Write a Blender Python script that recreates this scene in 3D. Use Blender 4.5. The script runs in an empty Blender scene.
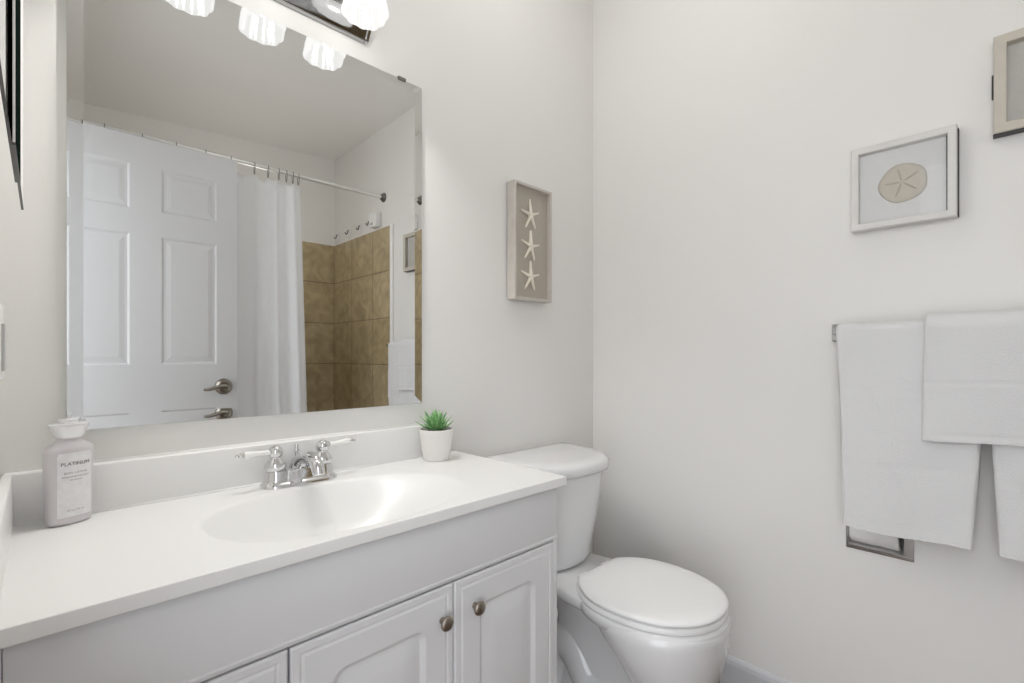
import bpy, bmesh, math, random
from mathutils import Vector, Matrix
random.seed(7)
C = bpy.context.scene
COL = C.collection
PI = math.pi

# ------------------------------------------------------------------ camera, world, lights, exposure
YAW = 45.83
CAM_H = 1.05
cam_d = bpy.data.cameras.new('camera')
cam = bpy.data.objects.new('camera', cam_d); COL.objects.link(cam)
cam.location = (0, 0, CAM_H)
cam.rotation_euler = (PI/2, 0, math.radians(YAW - 90 + 0.0))
cam_d.sensor_width = 36; cam_d.sensor_fit = 'HORIZONTAL'
cam_d.lens = 483.8*36/1024
cam_d.shift_y = 14.5/1024
cam_d.clip_start = 0.01
C.camera = cam

C.view_settings.view_transform = 'Standard'
C.view_settings.look = 'None'
C.view_settings.gamma = 1
C.view_settings.use_curve_mapping = False
C.view_settings.exposure = 0.12

TUB_P, CEIL_P, BULB_P, SKY_P = 3.0, 2.9, 5.4, 3.05
w = bpy.data.worlds.new('world'); C.world = w; w.use_nodes = True
w.node_tree.nodes['Background'].inputs[0].default_value = (0.93, 0.96, 1.0, 1)
w.node_tree.nodes['Background'].inputs[1].default_value = SKY_P     # bright hallway / daylight beyond the open doorway

cl_d = bpy.data.lights.new('ceiling_fill', 'POINT'); cl_d.energy = CEIL_P; cl_d.color = (1.0, 0.99, 0.97); cl_d.shadow_soft_size = 0.06
cl = bpy.data.objects.new('ceiling_fill', cl_d); COL.objects.link(cl); cl.location = (0.95, 0.66, 2.35)  # added room fill without a fixture, kept out of the mirror's view
tl_d = bpy.data.lights.new('tub_fill', 'POINT'); tl_d.energy = TUB_P; tl_d.color = (1.0, 0.98, 0.95); tl_d.shadow_soft_size = 0.10
tl_o = bpy.data.objects.new('tub_fill', tl_d); COL.objects.link(tl_o); tl_o.location = (0.92, -0.80, 1.72)   # added fill hidden behind the curtain to brighten the tub alcove
C.cycles.diffuse_bounces = 8

# ------------------------------------------------------------------ dimensions
XW, XE = -0.05, 1.577        # left wall, towel wall
YN, YS = 1.159, -1.225       # mirror wall, tub wall
H = 2.52
Z0 = CAM_H

# ------------------------------------------------------------------ materials
def new_mat(name):
    m = bpy.data.materials.new(name); m.use_nodes = True
    return m, m.node_tree, m.node_tree.nodes['Principled BSDF']
def mat(name, col, rough=0.5, metal=0.0, bump=0.0, bscale=200.0, var=0.0, vscale=8.0, coat=0.0, spec=0.5, **kw):
    m, nt, b = new_mat(name)
    b.inputs['Base Color'].default_value = (*col, 1)
    b.inputs['Roughness'].default_value = rough
    b.inputs['Metallic'].default_value = metal
    b.inputs['Specular IOR Level'].default_value = spec
    if coat: b.inputs['Coat Weight'].default_value = coat; b.inputs['Coat Roughness'].default_value = 0.05
    tc = nt.nodes.new('ShaderNodeTexCoord')
    if bump:
        n = nt.nodes.new('ShaderNodeTexNoise'); n.inputs['Scale'].default_value = bscale; n.inputs['Detail'].default_value = 3
        bp = nt.nodes.new('ShaderNodeBump'); bp.inputs['Strength'].default_value = bump; bp.inputs['Distance'].default_value = 0.002
        nt.links.new(tc.outputs['Object'], n.inputs['Vector']); nt.links.new(n.outputs['Fac'], bp.inputs['Height'])
        nt.links.new(bp.outputs['Normal'], b.inputs['Normal'])
    if var:
        n = nt.nodes.new('ShaderNodeTexNoise'); n.inputs['Scale'].default_value = vscale; n.inputs['Detail'].default_value = 5
        r = nt.nodes.new('ShaderNodeMix'); r.data_type = 'RGBA'
        r.inputs['A'].default_value = (*[c*(1-var) for c in col], 1); r.inputs['B'].default_value = (*[min(1, c*(1+var)) for c in col], 1)
        nt.links.new(tc.outputs['Object'], n.inputs['Vector']); nt.links.new(n.outputs['Fac'], r.inputs['Factor'])
        nt.links.new(r.outputs['Result'], b.inputs['Base Color'])
    return m

M = {}
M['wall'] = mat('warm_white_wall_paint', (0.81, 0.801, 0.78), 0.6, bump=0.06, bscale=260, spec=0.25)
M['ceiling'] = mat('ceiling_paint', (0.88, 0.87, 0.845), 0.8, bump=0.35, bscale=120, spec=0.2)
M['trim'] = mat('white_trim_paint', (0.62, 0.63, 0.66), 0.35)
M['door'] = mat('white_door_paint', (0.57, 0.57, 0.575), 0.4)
M['cab'] = mat('white_cabinet_thermofoil', (0.73, 0.732, 0.745), 0.38)
M['gap'] = mat('cabinet_carcass', (0.16, 0.16, 0.16), 0.7)
M['counter'] = mat('white_cultured_marble', (0.84, 0.838, 0.83), 0.28, coat=0.08)
M['caulk'] = mat('white_caulk', (0.86, 0.86, 0.85), 0.5)
M['china'] = mat('white_vitreous_china', (0.78, 0.782, 0.79), 0.08, coat=0.4)
M['seat'] = mat('white_toilet_seat_plastic', (0.88, 0.88, 0.88), 0.3)
M['chrome'] = mat('polished_chrome', (0.74, 0.74, 0.75), 0.06, 1.0)
M['chrome_dark'] = mat('chrome_bar', (0.62, 0.62, 0.64), 0.12, 1.0)
M['bar_metal'] = mat('satin_chrome_light_bar', (0.50, 0.50, 0.50), 0.10, 1.0)
M['rod_metal'] = mat('bright_satin_rod', (0.82, 0.82, 0.80), 0.38, 0.85)
M['cap'] = mat('glossy_silver_white_cap', (0.86, 0.86, 0.87), 0.12, 0.45)
M['nickel'] = mat('brushed_nickel', (0.36, 0.335, 0.29), 0.3, 1.0)
M['knob'] = mat('antique_pewter', (0.36, 0.32, 0.27), 0.34, 1.0, bump=0.3, bscale=400)
M['porcelain'] = mat('porcelain_lever', (0.90, 0.90, 0.88), 0.12, coat=0.5)
M['mirror'] = mat('mirror_silver', (0.85, 0.855, 0.85), 0.0, 1.0)
M['mirror_edge'] = mat('mirror_edge_glass', (0.45, 0.50, 0.48), 0.15)
M['clip'] = mat('mirror_clip', (0.18, 0.17, 0.16), 0.35, 0.6)
M['curtain'] = mat('white_curtain_cloth', (0.84, 0.845, 0.86), 0.85, bump=0.15, bscale=900, spec=0.2)
M['towel'] = mat('white_terry_cloth', (0.76, 0.76, 0.763), 0.95, bump=0.9, bscale=520, spec=0.1)
M['paper'] = mat('toilet_paper', (0.86, 0.86, 0.86), 0.95, bump=0.1, spec=0.1)
M['pot'] = mat('matte_white_ceramic', (0.80, 0.78, 0.76), 0.7, bump=0.08, bscale=150)
M['soil'] = mat('potting_soil', (0.06, 0.045, 0.03), 0.95, bump=1.0, bscale=300)
M['frame_white'] = mat('whitewashed_frame_wood', (0.70, 0.69, 0.67), 0.5, var=0.06, vscale=30)
M['frame_beige'] = mat('pale_driftwood_frame', (0.56, 0.52, 0.45), 0.55, var=0.08, vscale=40)
M['frame_taupe'] = mat('weathered_taupe_frame_wood', (0.57, 0.53, 0.485), 0.5, var=0.10, vscale=40)
M['black'] = mat('black_backing', (0.012, 0.012, 0.012), 0.4)
M['mat_white'] = mat('white_linen_mat', (0.83, 0.825, 0.81), 0.9, bump=0.4, bscale=600, var=0.02, vscale=60)
M['mat_grey'] = mat('grey_linen_mat', (0.64, 0.62, 0.58), 0.9, bump=0.4, bscale=600, var=0.05, vscale=60)
M['mat_taupe'] = mat('taupe_burlap_mat', (0.47, 0.43, 0.37), 0.95, bump=0.7, bscale=500, var=0.06, vscale=120)
M['starfish'] = mat('cream_starfish', (0.88, 0.83, 0.72), 0.9, bump=0.8, bscale=400, var=0.08, vscale=60)
M['dollar'] = mat('beige_sand_dollar', (0.67, 0.62, 0.54), 0.9, bump=0.25, bscale=300, var=0.08, vscale=40)
M['dollar_line'] = mat('sand_dollar_petal', (0.62, 0.58, 0.51), 0.9)
M['print'] = mat('black_art_print', (0.008, 0.014, 0.012), 1.0, spec=0.0)
M['frame_grey'] = mat('dark_grey_metal_frame', (0.10, 0.10, 0.10), 0.4, 0.4)
M['plastic'] = mat('white_plastic', (0.82, 0.82, 0.82), 0.35)
M['plastic_grey'] = mat('grey_plastic', (0.52, 0.52, 0.51), 0.4)
M['bottle'] = mat('pearl_lilac_grey_plastic', (0.66, 0.63, 0.65), 0.28, 0.25, coat=0.3)
M['label'] = mat('pale_silver_label', (0.80, 0.79, 0.80), 0.4, 0.15, var=0.12, vscale=90)
M['ink'] = mat('dark_ink', (0.08, 0.08, 0.09), 0.6)
M['rubber'] = mat('dark_flange_metal', (0.22, 0.21, 0.20), 0.3, 0.9)
M['drain'] = mat('chrome_drain', (0.7, 0.7, 0.7), 0.15, 1.0)

# leaf : green with paler centre
m, nt, b = new_mat('succulent_leaf_green')
tc = nt.nodes.new('ShaderNodeTexCoord'); n = nt.nodes.new('ShaderNodeTexNoise'); n.inputs['Scale'].default_value = 60
r = nt.nodes.new('ShaderNodeValToRGB')
r.color_ramp.elements[0].position = 0.3; r.color_ramp.elements[0].color = (0.07, 0.25, 0.06, 1)
r.color_ramp.elements[1].position = 0.75; r.color_ramp.elements[1].color = (0.36, 0.62, 0.28, 1)
nt.links.new(tc.outputs['Object'], n.inputs['Vector']); nt.links.new(n.outputs['Fac'], r.inputs['Fac'])
nt.links.new(r.outputs['Color'], b.inputs['Base Color']); b.inputs['Roughness'].default_value = 0.35
M['leaf'] = m
# clear picture glass
m, nt, b = new_mat('picture_glass')
nt.nodes.remove(b); o_ = nt.nodes['Material Output']
tr = nt.nodes.new('ShaderNodeBsdfTransparent'); gl = nt.nodes.new('ShaderNodeBsdfGlossy'); gl.inputs['Roughness'].default_value = 0.02
fr = nt.nodes.new('ShaderNodeFresnel'); fr.inputs['IOR'].default_value = 1.35; mx = nt.nodes.new('ShaderNodeMixShader')
nt.links.new(fr.outputs[0], mx.inputs[0]); nt.links.new(tr.outputs[0], mx.inputs[1]); nt.links.new(gl.outputs[0], mx.inputs[2])
nt.links.new(mx.outputs[0], o_.inputs[0]); M['glass'] = m
# frosted lit glass shade (a lamp: it gives off light)
m, nt, b = new_mat('lit_frosted_glass')
nt.nodes.remove(b); o_ = nt.nodes['Material Output']
tr = nt.nodes.new('ShaderNodeBsdfTransparent'); tl = nt.nodes.new('ShaderNodeBsdfTranslucent'); tl.inputs[0].default_value = (.012, .012, .012, 1)
em = nt.nodes.new('ShaderNodeEmission'); em.inputs[0].default_value = (1, 0.99, 0.97, 1); em.inputs[1].default_value = 0.72
mx = nt.nodes.new('ShaderNodeMixShader'); mx.inputs[0].default_value = 0.81
ad = nt.nodes.new('ShaderNodeAddShader'); gl = nt.nodes.new('ShaderNodeBsdfGlossy'); gl.inputs['Roughness'].default_value = 0.1
mg = nt.nodes.new('ShaderNodeMixShader'); mg.inputs[0].default_value = 0.03
nt.links.new(tr.outputs[0], mx.inputs[1]); nt.links.new(tl.outputs[0], mx.inputs[2])
nt.links.new(mx.outputs[0], mg.inputs[1]); nt.links.new(gl.outputs[0], mg.inputs[2])
nt.links.new(mg.outputs[0], ad.inputs[0]); nt.links.new(em.outputs[0], ad.inputs[1])
nt.links.new(ad.outputs[0], o_.inputs[0]); M['shade'] = m
m, nt, b = new_mat('lit_bulb')
nt.nodes.remove(b); o_ = nt.nodes['Material Output']
em = nt.nodes.new('ShaderNodeEmission'); em.inputs[0].default_value = (1, 0.985, 0.95, 1); em.inputs[1].default_value = 1.2
nt.links.new(em.outputs[0], o_.inputs[0]); M['bulb'] = m
# tile
def tile_mat(name, u, w_, h_, u0, z0):
    m, nt, b = new_mat(name)
    tc = nt.nodes.new('ShaderNodeTexCoord'); sp = nt.nodes.new('ShaderNodeSeparateXYZ'); cb = nt.nodes.new('ShaderNodeCombineXYZ')
    nt.links.new(tc.outputs['Object'], sp.inputs[0])
    def off(sock, v):
        a = nt.nodes.new('ShaderNodeMath'); a.operation = 'ADD'; a.inputs[1].default_value = v
        nt.links.new(sock, a.inputs[0]); return a.outputs[0]
    nt.links.new(off(sp.outputs[u], 10*w_-u0), cb.inputs[0]); nt.links.new(off(sp.outputs['Z'], 10*h_-z0), cb.inputs[1])
    br = nt.nodes.new('ShaderNodeTexBrick'); br.offset = 0; br.squash = 1
    br.inputs['Scale'].default_value = 1; br.inputs['Brick Width'].default_value = w_; br.inputs['Row Height'].default_value = h_
    br.inputs['Mortar Size'].default_value = 0.0035; br.inputs['Mortar Smooth'].default_value = 0.2
    br.inputs['Color1'].default_value = (0.40, 0.320, 0.185, 1); br.inputs['Color2'].default_value = (0.45, 0.365, 0.225, 1)
    br.inputs['Mortar'].default_value = (0.22, 0.17, 0.11, 1)
    nt.links.new(cb.outputs[0], br.inputs['Vector'])
    n = nt.nodes.new('ShaderNodeTexNoise'); n.inputs['Scale'].default_value = 9; n.inputs['Detail'].default_value = 6; n.inputs['Distortion'].default_value = 1.5
    nt.links.new(tc.outputs['Object'], n.inputs['Vector'])
    rp = nt.nodes.new('ShaderNodeMapRange'); rp.inputs[1].default_value = 0.3; rp.inputs[2].default_value = 0.7; rp.inputs[3].default_value = 0.78; rp.inputs[4].default_value = 1.22
    nt.links.new(n.outputs['Fac'], rp.inputs[0])
    mu = nt.nodes.new('ShaderNodeMix'); mu.data_type = 'RGBA'; mu.blend_type = 'MULTIPLY'; mu.inputs['Factor'].default_value = 1
    nt.links.new(br.outputs['Color'], mu.inputs['A']); nt.links.new(rp.outputs[0], mu.inputs['B'])
    nt.links.new(mu.outputs['Result'], b.inputs['Base Color']); b.inputs['Roughness'].default_value = 0.35
    bp = nt.nodes.new('ShaderNodeBump'); bp.inputs['Strength'].default_value = 0.4; bp.inputs['Distance'].default_value = -0.002
    nt.links.new(br.outputs['Fac'], bp.inputs['Height']); nt.links.new(bp.outputs['Normal'], b.inputs['Normal'])
    return m
TILE_TOP = Z0 + 0.82
M['tile_e'] = tile_mat('beige_wall_tile_side', 'Y', 0.30, 0.297, YS, TILE_TOP+0.016)
M['tile_s'] = tile_mat('beige_wall_tile_end', 'X', 0.30, 0.297, XE - 0.012, TILE_TOP+0.016)
# floor : brown wood planks
m, nt, b = new_mat('brown_plank_floor')
tc = nt.nodes.new('ShaderNodeTexCoord'); br = nt.nodes.new('ShaderNodeTexBrick'); br.inputs['Scale'].default_value = 1
br.inputs['Brick Width'].default_value = 0.9; br.inputs['Row Height'].default_value = 0.13; br.inputs['Mortar Size'].default_value = 0.002
br.inputs['Color1'].default_value = (0.20, 0.12, 0.07, 1); br.inputs['Color2'].default_value = (0.27, 0.17, 0.10, 1); br.inputs['Mortar'].default_value = (0.05, 0.03, 0.02, 1)
nt.links.new(tc.outputs['Object'], br.inputs['Vector'])
n = nt.nodes.new('ShaderNodeTexNoise'); n.inputs['Scale'].default_value = 12; mp = nt.nodes.new('ShaderNodeMapping'); mp.inputs['Scale'].default_value = (1, 14, 1)
nt.links.new(tc.outputs['Object'], mp.inputs[0]); nt.links.new(mp.outputs[0], n.inputs['Vector'])
mu = nt.nodes.new('ShaderNodeMix'); mu.data_type = 'RGBA'; mu.blend_type = 'MULTIPLY'; mu.inputs['Factor'].default_value = 0.6
nt.links.new(br.outputs['Color'], mu.inputs['A']); nt.links.new(n.outputs['Color'], mu.inputs['B'])
nt.links.new(mu.outputs['Result'], b.inputs['Base Color']); b.inputs['Roughness'].default_value = 0.35
M['floor'] = m

# ------------------------------------------------------------------ helpers
def wloc(o):
    v = Vector((0, 0, 0))
    while o: v += o.location; o = o.parent
    return v
def obj(name, bm, m, parent=None, smooth=False, angle=None):
    """one mesh object; geometry is given in world coordinates"""
    if parent: bmesh.ops.translate(bm, verts=bm.verts, vec=-wloc(parent))
    bmesh.ops.recalc_face_normals(bm, faces=bm.faces)
    me = bpy.data.meshes.new(name); bm.to_mesh(me); bm.free()
    me.materials.append(M[m] if isinstance(m, str) else m)
    if smooth:
        me.polygons.foreach_set('use_smooth', [True]*len(me.polygons))
        if angle:
            me.set_sharp_from_angle(angle=math.radians(angle))
    o = bpy.data.objects.new(name, me); COL.objects.link(o)
    if parent: o.parent = parent
    return o
def tag(o, label, cat, group=None):
    o['label'] = label; o['category'] = cat
    if group: o['group'] = group
    return o
def thing(name, label, cat, loc=(0, 0, 0), group=None):
    o = bpy.data.objects.new(name, None); COL.objects.link(o); o.location = loc
    o.empty_display_size = 0.05
    return tag(o, label, cat, group)
def struct(name, bm, m, parent=None, **k):
    o = obj(name, bm, m, parent, **k)
    if parent is None: o['kind'] = 'structure'
    return o
def box(bm, x0, x1, y0, y1, z0, z1, bev=0.0, seg=2):
    r = bmesh.ops.create_cube(bm, size=1.0)
    vs = r['verts']
    for v in vs:
        v.co = Vector(((x0+x1)/2 + v.co.x*(x1-x0), (y0+y1)/2 + v.co.y*(y1-y0), (z0+z1)/2 + v.co.z*(z1-z0)))
    if bev:
        es = list({e for v in vs for e in v.link_edges})
        bmesh.ops.bevel(bm, geom=es, offset=bev, segments=seg, profile=0.5, affect='EDGES')
    return bm
def B(*a, **k): return box(bmesh.new(), *a, **k)
def loft(bm, loops, close=True, cap0=True, cap1=True):
    rows = [[bm.verts.new(p) for p in l] for l in loops]
    n = len(rows[0])
    for a, b in zip(rows[:-1], rows[1:]):
        for i in range(n if close else n-1):
            j = (i+1) % n
            bm.faces.new((a[i], a[j], b[j], b[i]))
    if close and cap0: bm.faces.new(rows[0][::-1])
    if close and cap1: bm.faces.new(rows[-1])
    return rows
def frame_of(d):
    d = Vector(d).normalized()
    u = d.cross(Vector((0, 0, 1)))
    if u.length < 1e-3: u = Vector((1, 0, 0))
    u.normalize(); v = u.cross(d).normalized()
    return u, v
def lathe(bm, prof, base=(0, 0, 0), axis=(0, 0, 1), seg=32, caps=True, fn=None):
    """prof: (radius, distance along the axis); fn(angle, k) scales the radius"""
    base = Vector(base); ax = Vector(axis).normalized(); u, v = frame_of(ax)
    loops = []
    for k, (r, h) in enumerate(prof):
        r = max(r, 1e-5)
        loops.append([base + ax*h + (u*math.cos(t) + v*math.sin(t))*r*(fn(t, k) if fn else 1) for t in [2*PI*i/seg for i in range(seg)]])
    loft(bm, loops, True, caps, caps)
    return bm
def tube(bm, pts, rad, seg=12, caps=True, flat=1.0):
    pts = [Vector(p) for p in pts]
    if not isinstance(rad, (list, tuple)): rad = [rad]*len(pts)
    loops = []; prev = None
    for i, p in enumerate(pts):
        d = (pts[min(i+1, len(pts)-1)] - pts[max(i-1, 0)]).normalized()
        if prev is None: u, v = frame_of(d)
        else:
            u = (prev - d*prev.dot(d)).normalized(); v = u.cross(d).normalized()
        prev = u
        loops.append([p + (u*math.cos(t) + v*flat*math.sin(t))*rad[i] for t in [2*PI*k/seg for k in range(seg)]])
    loft(bm, loops, True, caps, caps)
    return bm
def spline(ctrl, n=8):
    """Catmull-Rom through tuples of any width"""
    P = [ctrl[0]] + list(ctrl) + [ctrl[-1]]; out = []
    for i in range(1, len(P)-2):
        for k in range(n):
            t = k/n
            out.append(tuple(0.5*((2*b) + (-a+c)*t + (2*a-5*b+4*c-d)*t*t + (-a+3*b-3*c+d)*t**3)
                             for a, b, c, d in zip(P[i-1], P[i], P[i+1], P[i+2])))
    out.append(tuple(ctrl[-1])); return out
def sphere(bm, c, r, seg=16, sc=(1, 1, 1)):
    rr = bmesh.ops.create_uvsphere(bm, u_segments=seg, v_segments=seg//2, radius=r)
    for v in rr['verts']: v.co = Vector((v.co.x*sc[0], v.co.y*sc[1], v.co.z*sc[2])) + Vector(c)
    return bm
def smoothstep(a, b, x):
    t = max(0, min(1, (x-a)/(b-a))); return t*t*(3-2*t)
def text_mesh(name, body, size, mat_, parent, origin, right, up, spread=1.0, bend=None):
    """letters laid on a surface: origin is the centre of the line"""
    cu = bpy.data.curves.new(name, 'FONT'); cu.body = body; cu.size = size; cu.align_x = 'CENTER'; cu.space_character = spread
    t = bpy.data.objects.new(name, cu); COL.objects.link(t)
    dg = bpy.context.evaluated_depsgraph_get(); dg.update()
    me = bpy.data.meshes.new_from_object(t.evaluated_get(dg)); bpy.data.objects.remove(t); bpy.data.curves.remove(cu)
    me.name = name
    R = Vector(right).normalized(); U = Vector(up).normalized(); O = Vector(origin) - wloc(parent)
    Nn = R.cross(U)
    for v in me.vertices:
        off = bend(v.co.x) if bend else 0
        v.co = O + R*v.co.x + U*v.co.y + Nn*off
    me.materials.clear(); me.materials.append(M[mat_])
    o = bpy.data.objects.new(name, me); COL.objects.link(o); o.parent = parent
    return o

# ------------------------------------------------------------------ the room
T = 0.10
struct('floor', B(XW-1.2, XE+T, YS-T, YN+T, -0.08, 0), 'floor')
bm = bmesh.new()                                            # old, slightly sloping ceiling
def zc(x): return H - 0.062*(XE-x)
vs = [bm.verts.new(p) for p in [(x, y, zc(x)+d) for d in (0, 0.1) for x, y in ((XW-T, YS-T), (XE+T, YS-T), (XE+T, YN+T), (XW-T, YN+T))]]
for f in ((0, 1, 2, 3), (4, 5, 6, 7), (0, 1, 5, 4), (1, 2, 6, 5), (2, 3, 7, 6), (3, 0, 4, 7)): bm.faces.new([vs[i] for i in f])
struct('ceiling', bm, 'ceiling')
struct('wall_north', B(XW-T, XE+T, YN, YN+T, 0, H+0.05), 'wall')
ZP = Z0-0.515
RCS = (0.188, 0.308, ZP+0.004, ZP+0.125)     # recess for the paper holder
bm = B(XE, XE+T, YS, RCS[0], 0, H+0.05); box(bm, XE, XE+T, RCS[1], YN, 0, H+0.05)
box(bm, XE, XE+T, RCS[0], RCS[1], 0, RCS[2]); box(bm, XE, XE+T, RCS[0], RCS[1], RCS[3], H+0.05); box(bm, XE+0.072, XE+T, RCS[0], RCS[1], RCS[2], RCS[3])
struct('wall_east', bm, 'wall')
struct('wall_south', B(XW-T, XE+T, YS-T, YS, 0, H+0.05), 'wall')
DY0, DY1, DH = -0.415, 0.345, 2.045                          # doorway in the left wall
bm = B(XW-T, XW, YS, DY0, 0, H); box(bm, XW-T, XW, DY1, YN, 0, H); box(bm, XW-T, XW, DY0, DY1, DH, H)
struct('wall_west', bm, 'wall')
bm = bmesh.new()
def base_prof(h=0.095, d=0.014): return [(0, 0), (d, 0), (d, h-0.022), (d*0.75, h-0.010), (d*0.35, h-0.003), (0, h)]
loft(bm, [[(XE-a, y, z) for a, z in base_prof()] for y in (YN, -0.40)])
struct('baseboard_east', bm, 'trim')
bm = bmesh.new(); loft(bm, [[(x, YN-a, z) for a, z in base_prof()] for x in (0.87, XE-0.014)])
struct('baseboard_north', bm, 'trim')
# tile surround of the bath and its white edge strip
struct('wall_tile_south', B(XW, XE-0.012, YS, YS+0.012, 0, TILE_TOP), 'tile_s')
struct('wall_tile_east', B(XE-0.012, XE, YS, -0.405, 0, TILE_TOP), 'tile_e')
struct('trim_1', B(XE-0.014, XE, -0.405, -0.378, 0, TILE_TOP+0.006, bev=0.004), 'caulk')
# door jamb / casing of the doorway
bm = B(XW-T-0.01, XW-0.0, DY1-0.02, DY1, 0, DH); box(bm, XW-T-0.01, XW, DY0, DY1, DH-0.02, DH); box(bm, XW-T-0.01, XW-0.001, DY0, DY0+0.012, 0, DH)
struct('trim_2', bm, 'trim')

# ------------------------------------------------------------------ the open six-panel door
def raised_panel(bm, x0, x1, z0, z1, yf, n):
    """sunk moulding ring with a raised field, facing n*y; yf is the door face"""
    def ring(i, d): return [(x0+i, yf+n*d, z0+i), (x1-i, yf+n*d, z0+i), (x1-i, yf+n*d, z1-i), (x0+i, yf+n*d, z1-i)]
    steps = [(0, 0), (0.003, -0.001), (0.009, -0.0045), (0.018, -0.0045), (0.036, -0.0012), (0.038, -0.0010)]
    rows = loft(bm, [ring(*s) for s in steps], True, False, True)
    return rows[0]
def plate_with_holes(bm, xs, zs, holes, yf):
    """flat face made from a grid of cells with some cells left open"""
    V = {}
    def v(x, z):
        k = (round(x, 5), round(z, 5))
        if k not in V: V[k] = bm.verts.new((x, yf, z))
        return V[k]
    for i in range(len(xs)-1):
        for j in range(len(zs)-1):
            if (i, j) in holes: continue
            bm.faces.new((v(xs[i], zs[j]), v(xs[i+1], zs[j]), v(xs[i+1], zs[j+1]), v(xs[i], zs[j+1])))
DX0, DX1, DF, DB = XW+0.004, 0.704, -0.400, -0.435
bm = bmesh.new()
xs = [DX0, 0.055, 0.278, 0.392, 0.615, DX1]; zs = [0.012, 0.25, 0.80, 1.01, 1.595, 1.705, 1.905, 2.03]
holes = [(i, j) for i in (1, 3) for j in (1, 3, 5)]
for yf, n in ((DF, 1), (DB, -1)):
    plate_with_holes(bm, xs, zs, holes, yf)
    for i, j in holes: raised_panel(bm, xs[i], xs[i+1], zs[j], zs[j+1], yf, n)
for a, b_ in (((DX0, 0.012), (DX1, 0.012)), ((DX1, 0.012), (DX1, 2.03)), ((DX1, 2.03), (DX0, 2.03)), ((DX0, 2.03), (DX0, 0.012))):
    bm.faces.new([bm.verts.new(p) for p in ((a[0], DF, a[1]), (b_[0], DF, b_[1]), (b_[0], DB, b_[1]), (a[0], DB, a[1]))])
bmesh.ops.remove_doubles(bm, verts=bm.verts, dist=1e-5)
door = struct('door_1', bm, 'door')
bm = bmesh.new()
for s, yf in ((1, DF), (-1, DB)):
    hx, hz = 0.642, Z0-0.150
    lathe(bm, [(0.0, 0), (0.039, 0), (0.039, 0.005), (0.036, 0.013), (0.026, 0.020), (0.013, 0.016), (0.012, 0.040), (0.013, 0.046), (0.0, 0.047)], (hx, yf, hz), (0, s, 0), 28)
    if s > 0 or True:
        L = spline([(hx+0.008, yf+s*0.042, hz, 0.010), (hx-0.015, yf+s*0.046, hz+0.003, 0.0105), (hx-0.045, yf+s*0.046, hz-0.003, 0.009), (hx-0.070, yf+s*0.044, hz-0.010, 0.008), (hx-0.092, yf+s*0.041, hz-0.010, 0.0065)], 6)
        tube(bm, [p[:3] for p in L], [p[3] for p in L], 12)
obj('door_handle', bm, 'nickel', door, True, 50)
bm = bmesh.new()
for hz in (0.25, 1.05, 1.82):
    tube(bm, [(DX0+0.002, DF+0.006, hz-0.045), (DX0+0.002, DF+0.006, hz+0.045)], 0.006, 10)
obj('door_hinge', bm, 'nickel', door, True, 50)

# ------------------------------------------------------------------ wall mirror with a bevelled edge
MX0, MX1, MZ0, MZ1 = 0.031, 0.7655, Z0-0.132, Z0+0.752
mir = thing('wall_mirror', 'large rectangular mirror without frame above the sink', 'mirror', ((MX0+MX1)/2, YN, MZ0))
bv, mf = 0.022, YN-0.006
bm = bmesh.new()
inn = [(MX0+bv, MZ0+bv), (MX1-bv, MZ0+bv), (MX1-bv, MZ1-bv), (MX0+bv, MZ1-bv)]
out_ = [(MX0, MZ0), (MX1, MZ0), (MX1, MZ1), (MX0, MZ1)]
bm.faces.new([bm.verts.new((x, mf, z)) for x, z in inn]); obj('mirror_glass', bm, 'mirror', mir)
for k, deg in enumerate((2.4, 3.6, 2.4, 3.6)):           # bottom, right, top, left strips, each ground at its own angle
    t_ = math.tan(math.radians(deg))*bv; l = (k+1) % 4
    bm = bmesh.new()
    bm.faces.new([bm.verts.new(p) for p in ((inn[k][0], mf, inn[k][1]), (out_[k][0], mf-t_, out_[k][1]), (out_[l][0], mf-t_, out_[l][1]), (inn[l][0], mf, inn[l][1]))])
    obj('bevelled_edge', bm, 'mirror', mir)
bm = bmesh.new()
loft(bm, [[(x, mf-0.0006, z) for x, z in out_], [(x, YN-0.0005, z) for x, z in out_]], True, False, True)
obj('mirror_side', bm, 'mirror_edge', mir)
bm = B(0.690, 0.714, YN-0.010, YN-0.001, MZ1-0.004, MZ1+0.006, bev=0.002)
obj('mounting_clip', bm, 'clip', mir)

# ------------------------------------------------------------------ vanity light
LX = (0.232, 0.384, 0.536); LY = YN-0.12
vl = thing('vanity_light', 'polished chrome bar light with three lit frosted glass shades above mirror', 'light fixture', (0.382, YN, Z0+0.85))
prof = [(0.001, .803), (.010, .803), (.014, .806), (.017, .812), (.026, .826), (.032, .842), (.034, .856), (.032, .870), (.026, .886), (.017, .900), (.014, .906), (.010, .909), (.001, .909)]
bm = bmesh.new(); loft(bm, [[(x, YN-d, Z0+z) for d, z in prof] for x in (0.170, 0.592)])
obj('backplate', bm, 'bar_metal', vl, True, 40)
for x0, x1 in ((0.163, 0.170), (0.592, 0.599)):
    bm = bmesh.new(); loft(bm, [[(x, YN-d*1.12-0.001, Z0+0.856+(z-0.856)*1.05) for d, z in prof] for x in (x0, x1)])
    obj('end_cap', bm, 'chrome_dark', vl, True, 40)
def square_ruffle(t, k):
    c, s = abs(math.cos(t)), abs(math.sin(t))
    sq = (c**4 + s**4)**(-0.25)
    return (0.55 + 0.45*sq)*(1 + (0.012 + 0.030*smoothstep(1, 6, k if k < 9 else 17-k))*math.cos(10*t))*0.98
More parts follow.
